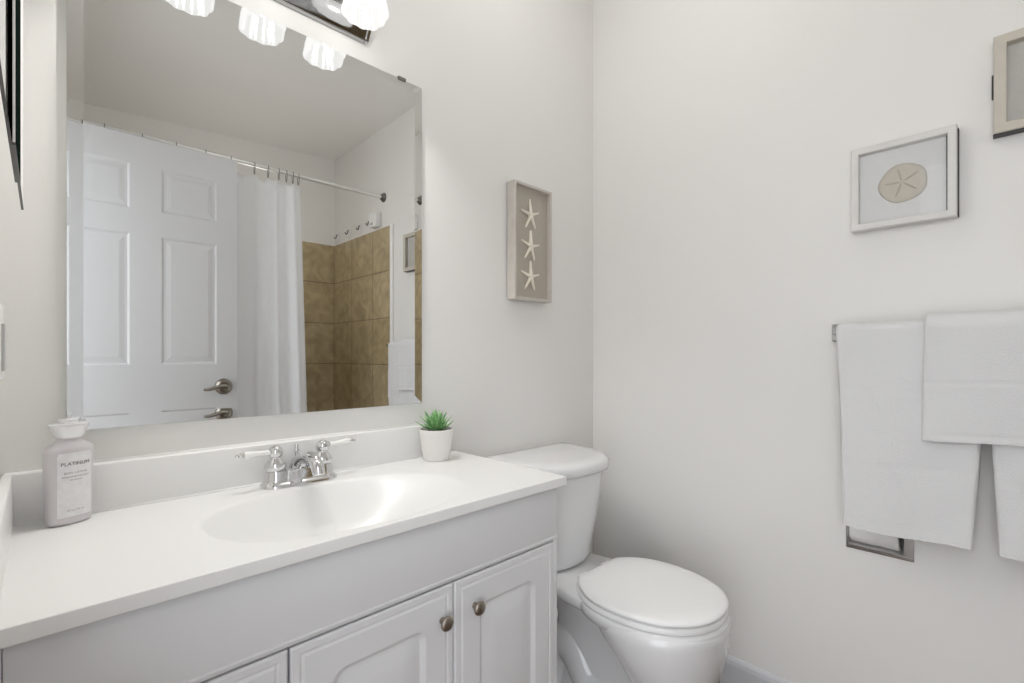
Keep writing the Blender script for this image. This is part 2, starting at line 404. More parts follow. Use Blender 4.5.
for i, x in enumerate(LX):
    bm = bmesh.new()
    tube(bm, spline([(x, YN-0.030, Z0+0.862), (x, YN-0.062, Z0+0.885), (x, YN-0.100, Z0+0.905), (x, LY, Z0+0.893), (x, LY, Z0+0.880)], 6), 0.007, 12)
    lathe(bm, [(0.0, 0.022), (0.012, 0.022), (0.020, 0.014), (0.024, 0.0), (0.024, -0.012), (0.0, -0.012)], (x, LY, Z0+0.872), (0, 0, 1), 24)
    obj('lamp_arm', bm, 'chrome', vl, True, 50)
    sp = [(0.024, .878), (0.031, .872), (0.0365, .858), (0.0405, .840), (0.0440, .822), (0.0475, .806), (0.0490, .797), (0.0485, .790), (0.0460, .785)]
    bm = bmesh.new()
    lathe(bm, sp + [(r-0.003, z+0.0005) for r, z in sp[::-1]], (x, LY, Z0), (0, 0, 1), 96, False, square_ruffle)
    obj('lamp_shade', bm, 'shade', vl, True)
    bm = bmesh.new()
    lathe(bm, [(0.0, 0.0), (0.007, 0.001), (0.012, 0.006), (0.014, 0.014), (0.012, 0.022), (0.0085, 0.030), (0.008, 0.044)], (x, LY, Z0+0.832), (0, 0, 1), 24)
    obj('light_bulb', bm, 'bulb', vl, True)
    d = bpy.data.lights.new('vanity_lamp', 'POINT'); d.energy = BULB_P; d.color = (1.0, 0.985, 0.955); d.shadow_soft_size = 0.009
    lo = bpy.data.objects.new('vanity_lamp', d); COL.objects.link(lo); lo.location = (x, LY, Z0+0.822)

# ------------------------------------------------------------------ vanity cabinet
CT = Z0-0.28                 # counter top height
CY = 0.721                   # counter front edge
CX1 = 0.875
FY = 0.736                   # face of doors
vc = thing('vanity_cabinet', 'white vanity cabinet with raised panel doors under the sink counter', 'cabinet', (0.41, 0.95, 0))
bm = B(XW+0.002, XW+0.016, FY+0.0225, YN-0.002, 0.001, CT-0.022)          # open-topped box of panels
box(bm, XW+0.016, 0.850, YN-0.010, YN-0.002, 0.09, CT-0.022); box(bm, XW+0.016, 0.850, FY+0.07, YN-0.010, 0.075, 0.09)
box(bm, XW+0.016, 0.850, FY+0.07, FY+0.085, 0.001, 0.075); box(bm, XW+0.016, 0.850, FY+0.021, FY+0.036, CT-0.19, CT-0.022)
for q in (0.0, 0.2605, 0.562, 0.838): box(bm, q-0.018, q+0.012, FY+0.021, FY+0.036, 0.09, CT-0.19)
obj('carcass', bm, 'gap', vc)
bm = B(0.8505, 0.863, FY+0.002, YN-0.003, 0.002, CT-0.021); obj('side_panel', bm, 'cab', vc)
bm = B(XW+0.0015, -0.0306, FY+0.001, FY+0.022, 0.09, CT-0.021); obj('filler_strip', bm, 'cab', vc)
bm = B(-0.0302, 0.8630, FY, FY+0.020, CT-0.147, CT-0.0215, bev=0.003)
obj('false_drawer_front', bm, 'cab', vc, True, 30)
bm = bmesh.new()
loft(bm, [[(x, FY-a, CT-0.147+z) for a, z in ((0.0, 0.004), (0.0012, 0.0045), (0.0016, 0.007), (0.0012, 0.0095), (0.0, 0.010))] for x in (-0.027, 0.860)])
obj('bead_moulding', bm, 'cab', vc, True, 60)
def cab_door(x0, x1, knobx):
    z0, z1 = 0.105, CT-0.151
    bm = bmesh.new()
    N = 24
    def field(i, r):   # raised field with softly rounded top corners
        xa, xb, za, zb = x0+i, x1-i, z0+i, z1-i
        pts = [(xa, za), (xb, za)]
        for k in range(N//2+1):
            t = PI/2*k/(N//2); pts.append((xb-r+r*math.cos(t), zb-r+r*math.sin(t)))
        for k in range(N-N//2):
            t = PI/2*k/(N-N//2-1); pts.append((xa+r-r*math.sin(t), zb-r+r*math.cos(t)))
        return pts
    def rect(i):
        xa, xb, za, zb = x0+i, x1-i, z0+i, z1-i
        return [(xa, za), (xb, za)] + [(xb+(xa-xb)*k/N, zb) for k in range(N+1)]
    rows = [[(x, FY+0.019, z) for x, z in rect(0)], [(x, FY+0.003, z) for x, z in rect(0)], [(x, FY, z) for x, z in rect(0.003)],
            [(x, FY, z) for x, z in rect(0.012)], [(x, FY+0.0022, z) for x, z in rect(0.0145)], [(x, FY+0.0022, z) for x, z in rect(0.0165)],
            [(x, FY, z) for x, z in rect(0.020)],
            [(x, FY, z) for x, z in field(0.062, 0.024)], [(x, FY+0.002, z) for x, z in field(0.0645, 0.023)], [(x, FY+0.0065, z) for x, z in field(0.071, 0.021)],
            [(x, FY+0.0068, z) for x, z in field(0.074, 0.020)], [(x, FY+0.0055, z) for x, z in field(0.079, 0.018)],
            [(x, FY+0.0010, z) for x, z in field(0.104, 0.010)], [(x, FY+0.0005, z) for x, z in field(0.108, 0.008)]]
    loft(bm, rows)
    o = obj('door', bm, 'cab', vc, True, 24)
    if knobx is not None:
        kz = Z0-0.492
        bm = bmesh.new()
        lathe(bm, [(0.0, -0.002), (0.0065, -0.002), (0.006, 0.008), (0.0055, 0.009), (0.009, 0.011), (0.0128, 0.0135), (0.0136, 0.0165), (0.0125, 0.0190), (0.007, 0.0210), (0.0, 0.0216)], (knobx, FY, kz), (0, -1, 0), 28)
        obj('knob', bm, 'knob', o, True, 60)
cab_door(-0.0302, 0.2585, 0.225)
cab_door(0.2625, 0.5605, 0.534)
cab_door(0.5635, 0.8500, 0.612)

# ------------------------------------------------------------------ counter top with moulded basin
ct = thing('vanity_countertop', 'glossy white moulded countertop with oval sink basin and backsplash', 'countertop', (0.41, 0.94, CT-0.02))
SCX, SCY, SB = 0.425, 0.897, 0.152
def dip(x, y):
    dx, dy = x-SCX, y-SCY
    a = 0.230 if dx < 0 else 0.245
    p = 2.6 - 0.9*smoothstep(-0.08, 0.22, dx)
    r = (abs(dx/a)**2.25 + abs(dy/SB)**2.25)**(1/2.25)
    if r >= 1.04: return 0.0
    d = 0.112*(max(0.0, 1-(min(r, 1.04)/1.04)**p))**(1.06 + 0.35*smoothstep(0.0, 0.22, dx))
    return d
bm = bmesh.new()
nx, ny = 220, 112
X = [XW+0.002 + (CX1-XW-0.002)*i/nx for i in range(nx+1)]; Y = [CY + (YN-0.001-CY)*j/ny for j in range(ny+1)]
g = [[bm.verts.new((x, y, CT-dip(x, y))) for y in Y] for x in X]
for i in range(nx):
    for j in range(ny): bm.faces.new((g[i][j], g[i+1][j], g[i+1][j+1], g[i][j+1]))
ring = [g[i][0] for i in range(nx+1)] + [g[nx][j] for j in range(1, ny+1)] + [g[i][ny] for i in range(nx-1, -1, -1)] + [g[0][j] for j in range(ny-1, 0, -1)]
prev = ring
cx_, cy_ = (XW+CX1)/2, (CY+YN)/2
for off, dz in ((0.0007, -0.0002), (0.0013, -0.0008), (0.0015, -0.0016), (0.0015, -0.0190), (0.0005, -0.0203), (-0.004, -0.0205)):
    cur = []
    for v in ring:
        x, y = v.co.x, v.co.y
        if y <= CY+1e-6: y = CY-off
        if x >= CX1-1e-6: x = CX1+off
        cur.append(bm.verts.new((x, y, CT+dz)))
    n_ = len(ring)
    for k in range(n_): bm.faces.new((prev[k], prev[(k+1) % n_], cur[(k+1) % n_], cur[k]))
    prev = cur
obj('counter_slab', bm, 'counter', ct, True, 32)
bm = B(XW+0.004, CX1-0.016, YN-0.020, YN-0.001, CT-0.001, CT+0.087, bev=0.004, seg=3); obj('backsplash', bm, 'counter', ct, True, 40)
bm = B(XW+0.002, XW+0.016, CY+0.02, YN-0.021, CT-0.001, CT+0.087, bev=0.004, seg=3); obj('side_splash', bm, 'counter', ct, True, 40)
bm = bmesh.new()
tube(bm, [(x, YN-0.0205, CT+0.0005) for x in (XW+0.02, CX1-0.018)], 0.0035, 8)
tube(bm, [(x, YN-0.0025, CT+0.0875) for x in (XW+0.02, CX1-0.018)], 0.003, 8)
obj('caulk_bead', bm, 'caulk', ct, True)
dz_ = CT-dip(SCX, SCY)
bm = bmesh.new(); lathe(bm, [(0.0, -0.001), (0.022, 0.0), (0.021, 0.003), (0.016, 0.003), (0.013, 0.0025), (0.012, 0.006), (0.0, 0.007)], (SCX, SCY, dz_), (0, 0, 1), 28)
obj('drain', bm, 'drain', ct, True, 50)

# ------------------------------------------------------------------ faucet
FX, FYY = 0.411, 1.100
fa = thing('faucet', 'polished chrome two-handle centerset faucet with white porcelain levers', 'faucet', (FX, FYY, CT))
def stadium(hx, hy, z, n=12):
    r = hy; out = []
    for k in range(n+1): t = -PI/2 + PI*k/n; out.append((FX+hx-r+r*math.cos(t), FYY+r*math.sin(t), z))
    for k in range(n+1): t = PI/2 + PI*k/n; out.append((FX-hx+r+r*math.cos(t), FYY+r*math.sin(t), z))
    return out
bm = bmesh.new()
loft(bm, [stadium(0.082, 0.032, CT+0.0002), stadium(0.082, 0.032, CT+0.005), stadium(0.0785, 0.0285, CT+0.009), stadium(0.0765, 0.0265, CT+0.0105), stadium(0.0735, 0.0245, CT+0.014),
          stadium(0.0725, 0.0235, CT+0.028), stadium(0.0705, 0.0215, CT+0.034), stadium(0.064, 0.015, CT+0.036)])
obj('base_plate', bm, 'chrome', fa, True, 50)
for s in (-1, 1):
    hx = FX + s*0.051
    bm = bmesh.new()
    lathe(bm, [(0.0, 0.030), (0.0185, 0.033), (0.0190, 0.036), (0.0215, 0.040), (0.0215, 0.046), (0.0170, 0.054), (0.0115, 0.060), (0.0105, 0.063), (0.0135, 0.066), (0.0150, 0.072), (0.0140, 0.080), (0.0095, 0.085), (0.0055, 0.087), (0.0, 0.088)], (hx, FYY, CT), (0, 0, 1), 28)
    o = obj('handle', bm, 'chrome', fa, True, 50)
    d = Vector((s*0.985, -0.17 if s < 0 else 0.05, 0.02)).normalized(); p0 = Vector((hx, FYY, CT+0.075)) - d*0.004
    bm = bmesh.new(); lathe(bm, [(0.0, 0.010), (0.0075, 0.012), (0.008, 0.018), (0.0066, 0.020)], p0, d, 16); 
    obj('lever_collar', bm, 'chrome', o, True, 50)
    bm = bmesh.new(); lathe(bm, [(0.0, 0.019), (0.0058, 0.020), (0.0046, 0.028), (0.0050, 0.042), (0.0066, 0.056), (0.0080, 0.064), (0.0070, 0.069), (0.0, 0.070)], p0, d, 20)
    obj('lever', bm, 'porcelain', o, True, 60)
    bm = bmesh.new(); lathe(bm, [(0.0, 0.069), (0.0055, 0.070), (0.0068, 0.075), (0.0055, 0.079), (0.003, 0.0805), (0.0040, 0.083), (0.003, 0.086), (0.0, 0.087)], p0, d, 16)
    obj('lever_tip', bm, 'chrome', o, True, 60)
bm = bmesh.new()
lathe(bm, [(0.0, 0.030), (0.021, 0.032), (0.0205, 0.040), (0.017, 0.050), (0.010, 0.056), (0.0, 0.057)], (FX, FYY+0.003, CT), (0, 0, 1), 24)
S = spline([(FX, FYY+0.002, CT+0.036, 0.018), (FX, FYY-0.012, CT+0.050, 0.0165), (FX, FYY-0.040, CT+0.062, 0.0145), (FX, FYY-0.072, CT+0.062, 0.0135), (FX, FYY-0.096, CT+0.050, 0.0135), (FX, FYY-0.104, CT+0.034, 0.0125)], 7)
tube(bm, [p[:3] for p in S], [p[3] for p in S], 20)
obj('spout', bm, 'chrome', fa, True, 60)
bm = bmesh.new()
lathe(bm, [(0.0, 0.030), (0.0042, 0.032), (0.0034, 0.055), (0.0034, 0.064), (0.0062, 0.067), (0.0048, 0.071), (0.003, 0.074), (0.0046, 0.078), (0.0028, 0.082), (0.0, 0.083)], (FX, FYY+0.020, CT), (0, 0, 1), 16)
obj('lift_rod', bm, 'chrome', fa, True, 60)

# ------------------------------------------------------------------ lotion bottle
BX, BY = 0.0325, 1.105
bo = thing('lotion_bottle', 'pearly grey lotion bottle with white flip cap and silver label on counter', 'bottle', (BX, BY, CT))
bth = math.radians(24)      # label faces the doorway
Rr = Vector((math.cos(bth), math.sin(bth), 0)); Ff = Vector((math.sin(bth), -math.cos(bth), 0))
def oval(a, b, z, n=48, e=2.6):
    out = []
    for k in range(n):
        t = 2*PI*k/n; c, s = math.cos(t), math.sin(t)
        out.append(Vector((BX, BY, CT+z)) + Rr*(a*abs(c)**(2/e)*(1 if c >= 0 else -1)) + Ff*(b*abs(s)**(2/e)*(1 if s >= 0 else -1)))
    return out
bm = bmesh.new()
loft(bm, [oval(0.024, 0.014, 0.0), oval(0.0285, 0.0175, 0.002), oval(0.0305, 0.019, 0.009), oval(0.0315, 0.0195, 0.03), oval(0.0325, 0.0195, 0.085), oval(0.0335, 0.0198, 0.120),
          oval(0.0332, 0.0195, 0.125), oval(0.031, 0.0185, 0.1285), oval(0.022, 0.0160, 0.1345), oval(0.0170, 0.014, 0.1385), oval(0.0160, 0.0138, 0.146)])
obj('bottle_body', bm, 'bottle', bo, True, 50)
bm = bmesh.new()
loft(bm, [oval(0.0165, 0.0145, 0.143), oval(0.0185, 0.0160, 0.1445), oval(0.0215, 0.0175, 0.152), oval(0.0250, 0.0195, 0.1625), oval(0.0258, 0.0200, 0.1655), oval(0.0250, 0.0190, 0.1672), oval(0.018, 0.014, 0.1676)])
obj('cap', bm, 'cap', bo, True, 50)
bm = bmesh.new(); loft(bm, [oval(0.012, 0.010, 0.1672), oval(0.0125, 0.0105, 0.1690), oval(0.0125, 0.0105, 0.1735), oval(0.0115, 0.0095, 0.1748)])
obj('flip_lid', bm, 'cap', bo, True, 50)
bm = bmesh.new()
lz = Vector((BX, BY, CT))
def lab(u, z, out=0.0006):   # on the superelliptic front
    a, b, e = 0.0322, 0.0195, 2.6
    f = b*(1-abs(u/a)**e)**(1/e)
    return lz + Rr*u + Ff*(f+out) + Vector((0, 0, z))
us = [-0.0235 + 0.047*k/20 for k in range(21)]
rows = [[lab(u, z) for u in us] for z in (0.014, 0.1195)]
for k in range(20): bm.faces.new([bm.verts.new(p) for p in (rows[0][k], rows[0][k+1], rows[1][k+1], rows[1][k])])
bmesh.ops.remove_doubles(bm, verts=bm.verts, dist=1e-6)
lb = obj('label', bm, 'label', bo, True)
lb['label'] = 'pale silver front label with dark lettering'
def bend(x): 
    a, b, e = 0.0322, 0.0195, 2.6
    return b*(1-min(0.99, abs(x/a))**e)**(1/e)
for body, size, z, spr in (('PLATINUM', 0.0082, 0.0985, 1.02), ('BODY LOTION', 0.0040, 0.0850, 1.2), ('moisturizing body lotion', 0.0036, 0.0790, 1.05), ('shea butter', 0.0036, 0.0735, 1.05), ('8 fl oz / 236 mL', 0.0032, 0.0235, 1.1)):
    text_mesh('lettering', body, size, 'ink', lb, lz + Vector((0, 0, z)) + Ff*0.0010, Rr, (0, 0, 1), spr, bend)

# ------------------------------------------------------------------ potted succulent
PX, PY = 0.766, 1.083
po = thing('potted_succulent', 'small green succulent in a white ceramic pot on the counter', 'plant', (PX, PY, CT))
bm = bmesh.new()
lathe(bm, [(0.0, 0.0), (0.032, 0.0), (0.0345, 0.003), (0.0400, 0.035), (0.0455, 0.075), (0.0470, 0.082), (0.0465, 0.0835), (0.0430, 0.0835), (0.0420, 0.074), (0.0, 0.074)], (PX, PY, CT), (0, 0, 1), 48)
obj('pot', bm, 'pot', po, True, 50)
bm = bmesh.new()
lathe(bm, [(0.0419, 0.0745), (0.030, 0.0775), (0.018, 0.0785), (0.0, 0.0790)], (PX, PY, CT), (0, 0, 1), 32, False)
obj('soil', bm, 'soil', po, True)
rs = random.Random(3)
for k in range(26):
    lay = k/26
    az = k*2.39996; el = math.radians(20 + 58*lay + rs.uniform(-9, 9)); L = 0.060 - 0.012*lay + rs.uniform(-.012, .006)
    d = Vector((math.cos(az)*math.cos(el), math.sin(az)*math.cos(el), math.sin(el)))
    p0 = Vector((PX, PY, CT+0.077 + 0.012*lay)) + Vector((d.x, d.y, 0))*0.004
    side = Vector((-math.sin(az), math.cos(az), 0)); up = side.cross(d).normalized()*-1
    loops = []
    for t in (0, .15, .35, .55, .75, .9, 1.0):
        wd = 0.0058*math.sin(PI*min(1, 0.22+0.78*t*1.0))**0.8 if t < 1 else 0.0002
        wd = max(wd, 0.0003); th = wd*0.45
        c = p0 + d*(L*t) + Vector((0, 0, 1))*(0.012*(t*t)*(1-lay) - 0.004*t)
        loops.append([c + side*wd*math.cos(a) + up*th*math.sin(a) for a in [2*PI*q/8 for q in range(8)]])
    bm = bmesh.new(); loft(bm, loops)
    obj('leaf', bm, 'leaf', po, True)

# ------------------------------------------------------------------ toilet
TX = 1.172
to = thing('toilet', 'white two-piece toilet with closed round lid between vanity and towel wall', 'toilet', (TX, 0.8, 0))
def dsec(hw, yb, yf, z, n=20, e=3.2, bow=0.30):
    """tank section: flat back at yb, bowed front at yf"""
    out = []
    for k in range(n+1):
        u = -1 + 2*k/n
        out.append((TX+hw*u, yb, z))
    m_ = []
    for k in range(41):
        t = PI*k/40; c = math.cos(t)
        x = hw*(abs(c)**(2/e))*(1 if c >= 0 else -1)
        s = math.sin(t)**(2/e)
        y = yb - (yb-yf)*s*(1-bow*0.5*(x/hw)**2)
        m_.append((TX+x, y, z))
    return out[1:-1] + m_
bm = bmesh.new()
loft(bm, [dsec(0.146, 1.125, 0.955, 0.404), dsec(0.155, 1.132, 0.925, 0.410), dsec(0.161, 1.134, 0.917, 0.427), dsec(0.179, 1.138, 0.896, 0.55), dsec(0.190, 1.140, 0.876, 0.685), dsec(0.191, 1.140, 0.876, 0.698)])
obj('tank', bm, 'china', to, True, 50)
bm = bmesh.new()
loft(bm, [dsec(0.192, 1.141, 0.872, 0.696), dsec(0.202, 1.146, 0.858, 0.699), dsec(0.206, 1.148, 0.854, 0.709), dsec(0.2055, 1.148, 0.854, 0.722), dsec(0.200, 1.145, 0.861, 0.731), dsec(0.188, 1.138, 0.874, 0.7365), dsec(0.15, 1.11, 0.904, 0.738)])
obj('tank_lid', bm, 'china', to, True, 60)
def egg(hw, yb, yf, z, n=72, e=2.2, back=2.15, yc=None, ymax=9):
    """bowl section: rounded front at yf, squarer back at yb"""
    yc = yb - (yb-yf)*0.46 if yc is None else yc
    out = []
    for k in range(n):
        t = 2*PI*k/n; c, s = math.cos(t), math.sin(t)
        ee = back if s > 0 else e
        x = hw*abs(c)**(2/ee)*(1 if c >= 0 else -1)
        y = yc + ((yb-yc) if s > 0 else (yc-yf))*abs(s)**(2/ee)*(1 if s >= 0 else -1)
        out.append((TX+x, min(y, ymax), z))
    return out
bm = bmesh.new()     # bowl: rim to foot
loft(bm, [egg(0.112, 0.86, 0.560, 0.001), egg(0.112, 0.86, 0.560, 0.014), egg(0.098, 0.82, 0.568, 0.04), egg(0.086, 0.73, 0.562, 0.09), egg(0.090, 0.69, 0.545, 0.14), egg(0.110, 0.69, 0.520, 0.19), egg(0.136, 0.708, 0.499, 0.24),
          egg(0.157, 0.742, 0.486, 0.295), egg(0.171, 0.79, 0.4795, 0.340), egg(0.1756, 0.81, 0.4770, 0.368), egg(0.1764, 0.82, 0.4762, 0.386), egg(0.170, 0.82, 0.483, 0.3985), egg(0.12, 0.76, 0.52, 0.400)])
loft(bm, [egg(0.150, 0.840, 0.500, 0.363), egg(0.163, 0.856, 0.490, 0.3645), egg(0.1715, 0.866, 0.482, 0.371), egg(0.1755, 0.868, 0.477, 0.385), egg(0.1755, 0.868, 0.477, 0.394), egg(0.172, 0.866, 0.481, 0.400), egg(0.12, 0.83, 0.53, 0.402)])   # rim
# deck that carries the tank
def deck(hw0, hw1, y0, y1, z):
    return [(TX-hw0, y0, z), (TX+hw0, y0, z), (TX+hw0*0.98, (y0*2+y1)/3, z), (TX+hw1, (y0+2*y1)/3, z), (TX+hw1, y1, z), (TX-hw1, y1, z), (TX-hw1, (y0+2*y1)/3, z), (TX-hw0*0.98, (y0*2+y1)/3, z)]
loft(bm, [deck(0.115, 0.085, 0.72, 1.10, 0.362), deck(0.138, 0.108, 0.72, 1.11, 0.368), deck(0.146, 0.118, 0.72, 1.112, 0.378), deck(0.147, 0.120, 0.72, 1.112, 0.398), deck(0.142, 0.115, 0.72, 1.108, 0.4035)])
# foot
def foot(hw, y0, y1, z, n=40):
    return [(TX + hw*abs(math.cos(t))**0.7*(1 if math.cos(t) >= 0 else -1), (y0+y1)/2 + (y1-y0)/2*abs(math.sin(t))**0.6*(1 if math.sin(t) >= 0 else -1), z) for t in [2*PI*k/n for k in range(n)]]
loft(bm, [foot(0.122, 0.66, 1.06, 0.0), foot(0.122, 0.66, 1.06, 0.022), foot(0.114, 0.67, 1.05, 0.032), foot(0.08, 0.70, 1.03, 0.05)])
loft(bm, [foot(0.080, 0.60, 1.02, 0.02), foot(0.050, 0.60, 1.00, 0.06), foot(0.038, 0.60, 0.99, 0.12), foot(0.036, 0.60, 0.99, 0.25), foot(0.042, 0.62, 1.02, 0.37)])   # web between bowl and outlet
# S-shaped trapway
Tp = spline([(TX, 0.62, 0.15, 0.066), (TX, 0.70, 0.092, 0.068), (TX, 0.79, 0.078, 0.065), (TX, 0.86, 0.095, 0.060), (TX, 0.905, 0.145, 0.058), (TX, 0.95, 0.172, 0.058), (TX, 0.99, 0.140, 0.062), (TX, 1.005, 0.07, 0.070), (TX, 1.005, 0.02, 0.080)], 6)
tube(bm, [p[:3] for p in Tp], [p[3] for p in Tp], 24)
obj('bowl', bm, 'china', to, True, 60)
bm = bmesh.new()
loft(bm, [egg(0.164, 0.866, 0.489, 0.4015, ymax=.842), egg(0.171, 0.872, 0.482, 0.404, ymax=.848), egg(0.172, 0.873, 0.481, 0.413, ymax=.848), egg(0.169, 0.870, 0.484, 0.417, ymax=.845), egg(0.14, 0.85, 0.51, 0.418, ymax=.83)])
obj('seat', bm, 'seat', to, True, 60)
bm = bmesh.new()
loft(bm, [egg(0.165, 0.862, 0.488, 0.4195, ymax=.840), egg(0.171, 0.867, 0.482, 0.4215, ymax=.845), egg(0.173, 0.868, 0.480, 0.426, ymax=.846), egg(0.171, 0.867, 0.482, 0.431, ymax=.844), egg(0.162, 0.858, 0.492, 0.4345, ymax=.836), egg(0.13, 0.84, 0.52, 0.4365, ymax=.81), egg(0.05, 0.74, 0.60, 0.4375)])
obj('lid', bm, 'seat', to, True, 60)
for s in (-1, 1): obj('hinge', B(TX+s*0.055-0.022, TX+s*0.055+0.022, 0.840, 0.862, 0.402, 0.425, bev=0.006), 'seat', to, True, 50)
for s in (-1, 1):
    bm = bmesh.new(); lathe(bm, [(0.0, 0.0), (0.014, 0.0), (0.013, 0.012), (0.008, 0.018), (0.0, 0.020)], (TX+s*0.098, 0.965, 0.026), (0, 0, 1), 16)
    obj('bolt_cap', bm, 'seat', to, True, 60)
bm = bmesh.new()
lathe(bm, [(0.0, 0.0), (0.012, 0.0), (0.012, 0.012), (0.0, 0.014)], (TX-0.150, 0.898, 0.64), (0, -1, 0), 16)
tube(bm, [(TX-0.150, 0.881, 0.64), (TX-0.170, 0.879, 0.637), (TX-0.190, 0.880, 0.632)], [0.006, 0.006, 0.007], 10)
obj('flush_lever', bm, 'chrome', to, True, 60)

# ------------------------------------------------------------------ shadow box frames
def shadow_box(root, origin, R, N, wd, ht, dep, bw, fm, mm, gap=0.004, backing=True, mat_d=None, glass=True):
    """frame with depth on a wall: origin bottom-left corner on the wall, R along the wall, N out of it"""
    O = Vector(origin); R = Vector(R); N = Vector(N); U = Vector((0, 0, 1))
    def P(u, v, d): return O + R*u + U*v + N*d
    def ring(i, d): return [P(i, i, d), P(wd-i, i, d), P(wd-i, ht-i, d), P(i, ht-i, d)]
    bm = bmesh.new()
    loft(bm, [ring(0, gap), ring(0, dep-0.002), ring(0.002, dep), ring(bw-0.0015, dep), ring(bw, dep-0.0015), ring(bw, gap+0.004)], True, False, False)
    rows = None
    f = obj('frame', bm, fm, root)
    mat_d = mat_d or gap+0.005
    bm = bmesh.new(); loft(bm, [ring(bw-0.0005, gap+0.001), ring(bw-0.0005, mat_d)]); obj('mat_board', bm, mm, root)
    if backing:
        bm = bmesh.new(); loft(bm, [ring(0.003, 0.0006), ring(0.003, gap+0.001)]); obj('backing_board', bm, 'black', root)
    if glass:
        bm = bmesh.new(); q = ring(bw-0.001, dep-0.006); bm.faces.new([bm.verts.new(p) for p in q]); obj('glass_pane', bm, 'glass', root)
    return P
# three starfish on the mirror wall
SFX0, SFX1, SFZ0, SFZ1 = 1.100, 1.283, Z0+0.187, Z0+0.574
sf = thing('starfish_shadow_box', 'tall narrow taupe shadow box with three cream starfish left of the corner', 'wall art', ((SFX0+SFX1)/2, YN, SFZ0))
P = shadow_box(sf, (SFX0, YN, SFZ0), (1, 0, 0), (0, -1, 0), SFX1-SFX0, SFZ1-SFZ0, 0.040, 0.009, 'frame_taupe', 'mat_taupe', mat_d=0.024, glass=False)
for k, v in enumerate((0.289, 0.183, 0.080)):
    bm = bmesh.new(); c = P((SFX1-SFX0)/2-0.006, v, 0.0265)
    N_ = Vector((0, -1, 0))
    lens = [0.056, 0.047, 0.049, 0.049, 0.047]
    for a in range(5):
        t = PI/2 + a*2*PI/5 + (0.05, -0.06, -0.04)[k]*(1 if a else 0.8)
        d = Vector((math.cos(t), 0, math.sin(t)))
        if a in (2, 3): d = Vector((d.x*0.82, 0, d.z*1.08)).normalized()
        pts = [c + d*(lens[a]*u) + N_*(0.004*(1-u)) for u in (0, .25, .5, .75, .93, 1)]
        tube(bm, pts, [0.0085, 0.0068, 0.0055, 0.0046, 0.0036, 0.001], 10, True, 0.8)
    obj('starfish', bm, 'starfish', sf, True)
# sand dollar on the towel wall
FD = 0.030
F1Y1, F1Y0, F1Z0, F1Z1 = 0.296, 0.087, Z0+0.331, Z0+0.548
f1 = thing('sand_dollar_shadow_box', 'square whitewashed frame holding a beige sand dollar above the towels', 'wall art', (XE, (F1Y0+F1Y1)/2, F1Z0))
P = shadow_box(f1, (XE, F1Y1, F1Z0), (0, -1, 0), (-1, 0, 0), F1Y1-F1Y0, F1Z1-F1Z0, FD, 0.017, 'frame_white', 'mat_white')
bm = bmesh.new(); c = P(0.106, 0.108, 0.0095)
lathe(bm, [(0.047, 0.0), (0.049, 0.002), (0.0475, 0.005), (0.040, 0.008), (0.025, 0.011), (0.010, 0.0125), (0.0, 0.013)], c, (-1, 0, 0), 48, True, lambda t, k: 1+0.018*math.cos(5*t)+0.01*math.cos(3*t+1))
sd = obj('sand_dollar', bm, 'dollar', f1, True)
for a in range(5):
    t = PI/2 + 0.25 + a*2*PI/5; d = Vector((0, -math.cos(t), math.sin(t)))
    bm = bmesh.new()
    tube(bm, [c + d*r_ + Vector((-h_, 0, 0)) for r_, h_ in ((0.004, 0.0128), (0.014, 0.0122), (0.026, 0.0108), (0.036, 0.0090))], [0.0010, 0.0022, 0.0020, 0.0006], 8)
    obj('petal', bm, 'dollar_line', sd, True)
obj('black_edge', B(XE-0.015, XE-0.0005, F1Y0-0.0025, F1Y0+0.02, F1Z0+0.0012, F1Z1-0.006, bev=0.001), 'black', f1)  # black strip standing in for the frame's shaded side
# second frame, cut by the edge of the photograph
F2Y1, F2Y0, F2Z0, F2Z1 = 0.026, -0.222, Z0+0.503, Z0+0.723
f2 = thing('shadow_box_frame', 'pale driftwood framed shadow box cut off at the top right edge', 'wall art', (XE, (F2Y0+F2Y1)/2, F2Z0))
P = shadow_box(f2, (XE, F2Y1, F2Z0), (0, -1, 0), (-1, 0, 0), F2Y1-F2Y0, F2Z1-F2Z0, FD, 0.021, 'frame_beige', 'mat_grey')
bm = bmesh.new(); c = P(0.120, 0.115, 0.0095)
lathe(bm, [(0.034, 0.0), (0.036, 0.002), (0.034, 0.005), (0.02, 0.010), (0.0, 0.012)], c, (-1, 0, 0), 40, True, lambda t, k: 1+0.07*math.cos(9*t))
obj('shell', bm, 'dollar', f2, True)
bm = B(XE-0.014, XE-0.0005, F2Y1-0.003, F2Y1+0.0035, F2Z0+0.086, F2Z0+0.142, bev=0.003); box(bm, XE-0.027, XE-0.0005, F2Y0+0.004, F2Y1+0.001, F2Z0-0.0022, F2Z0-0.0003)
obj('black_edge', bm, 'black', f2)  # black pieces at the left and bottom edges of the frame
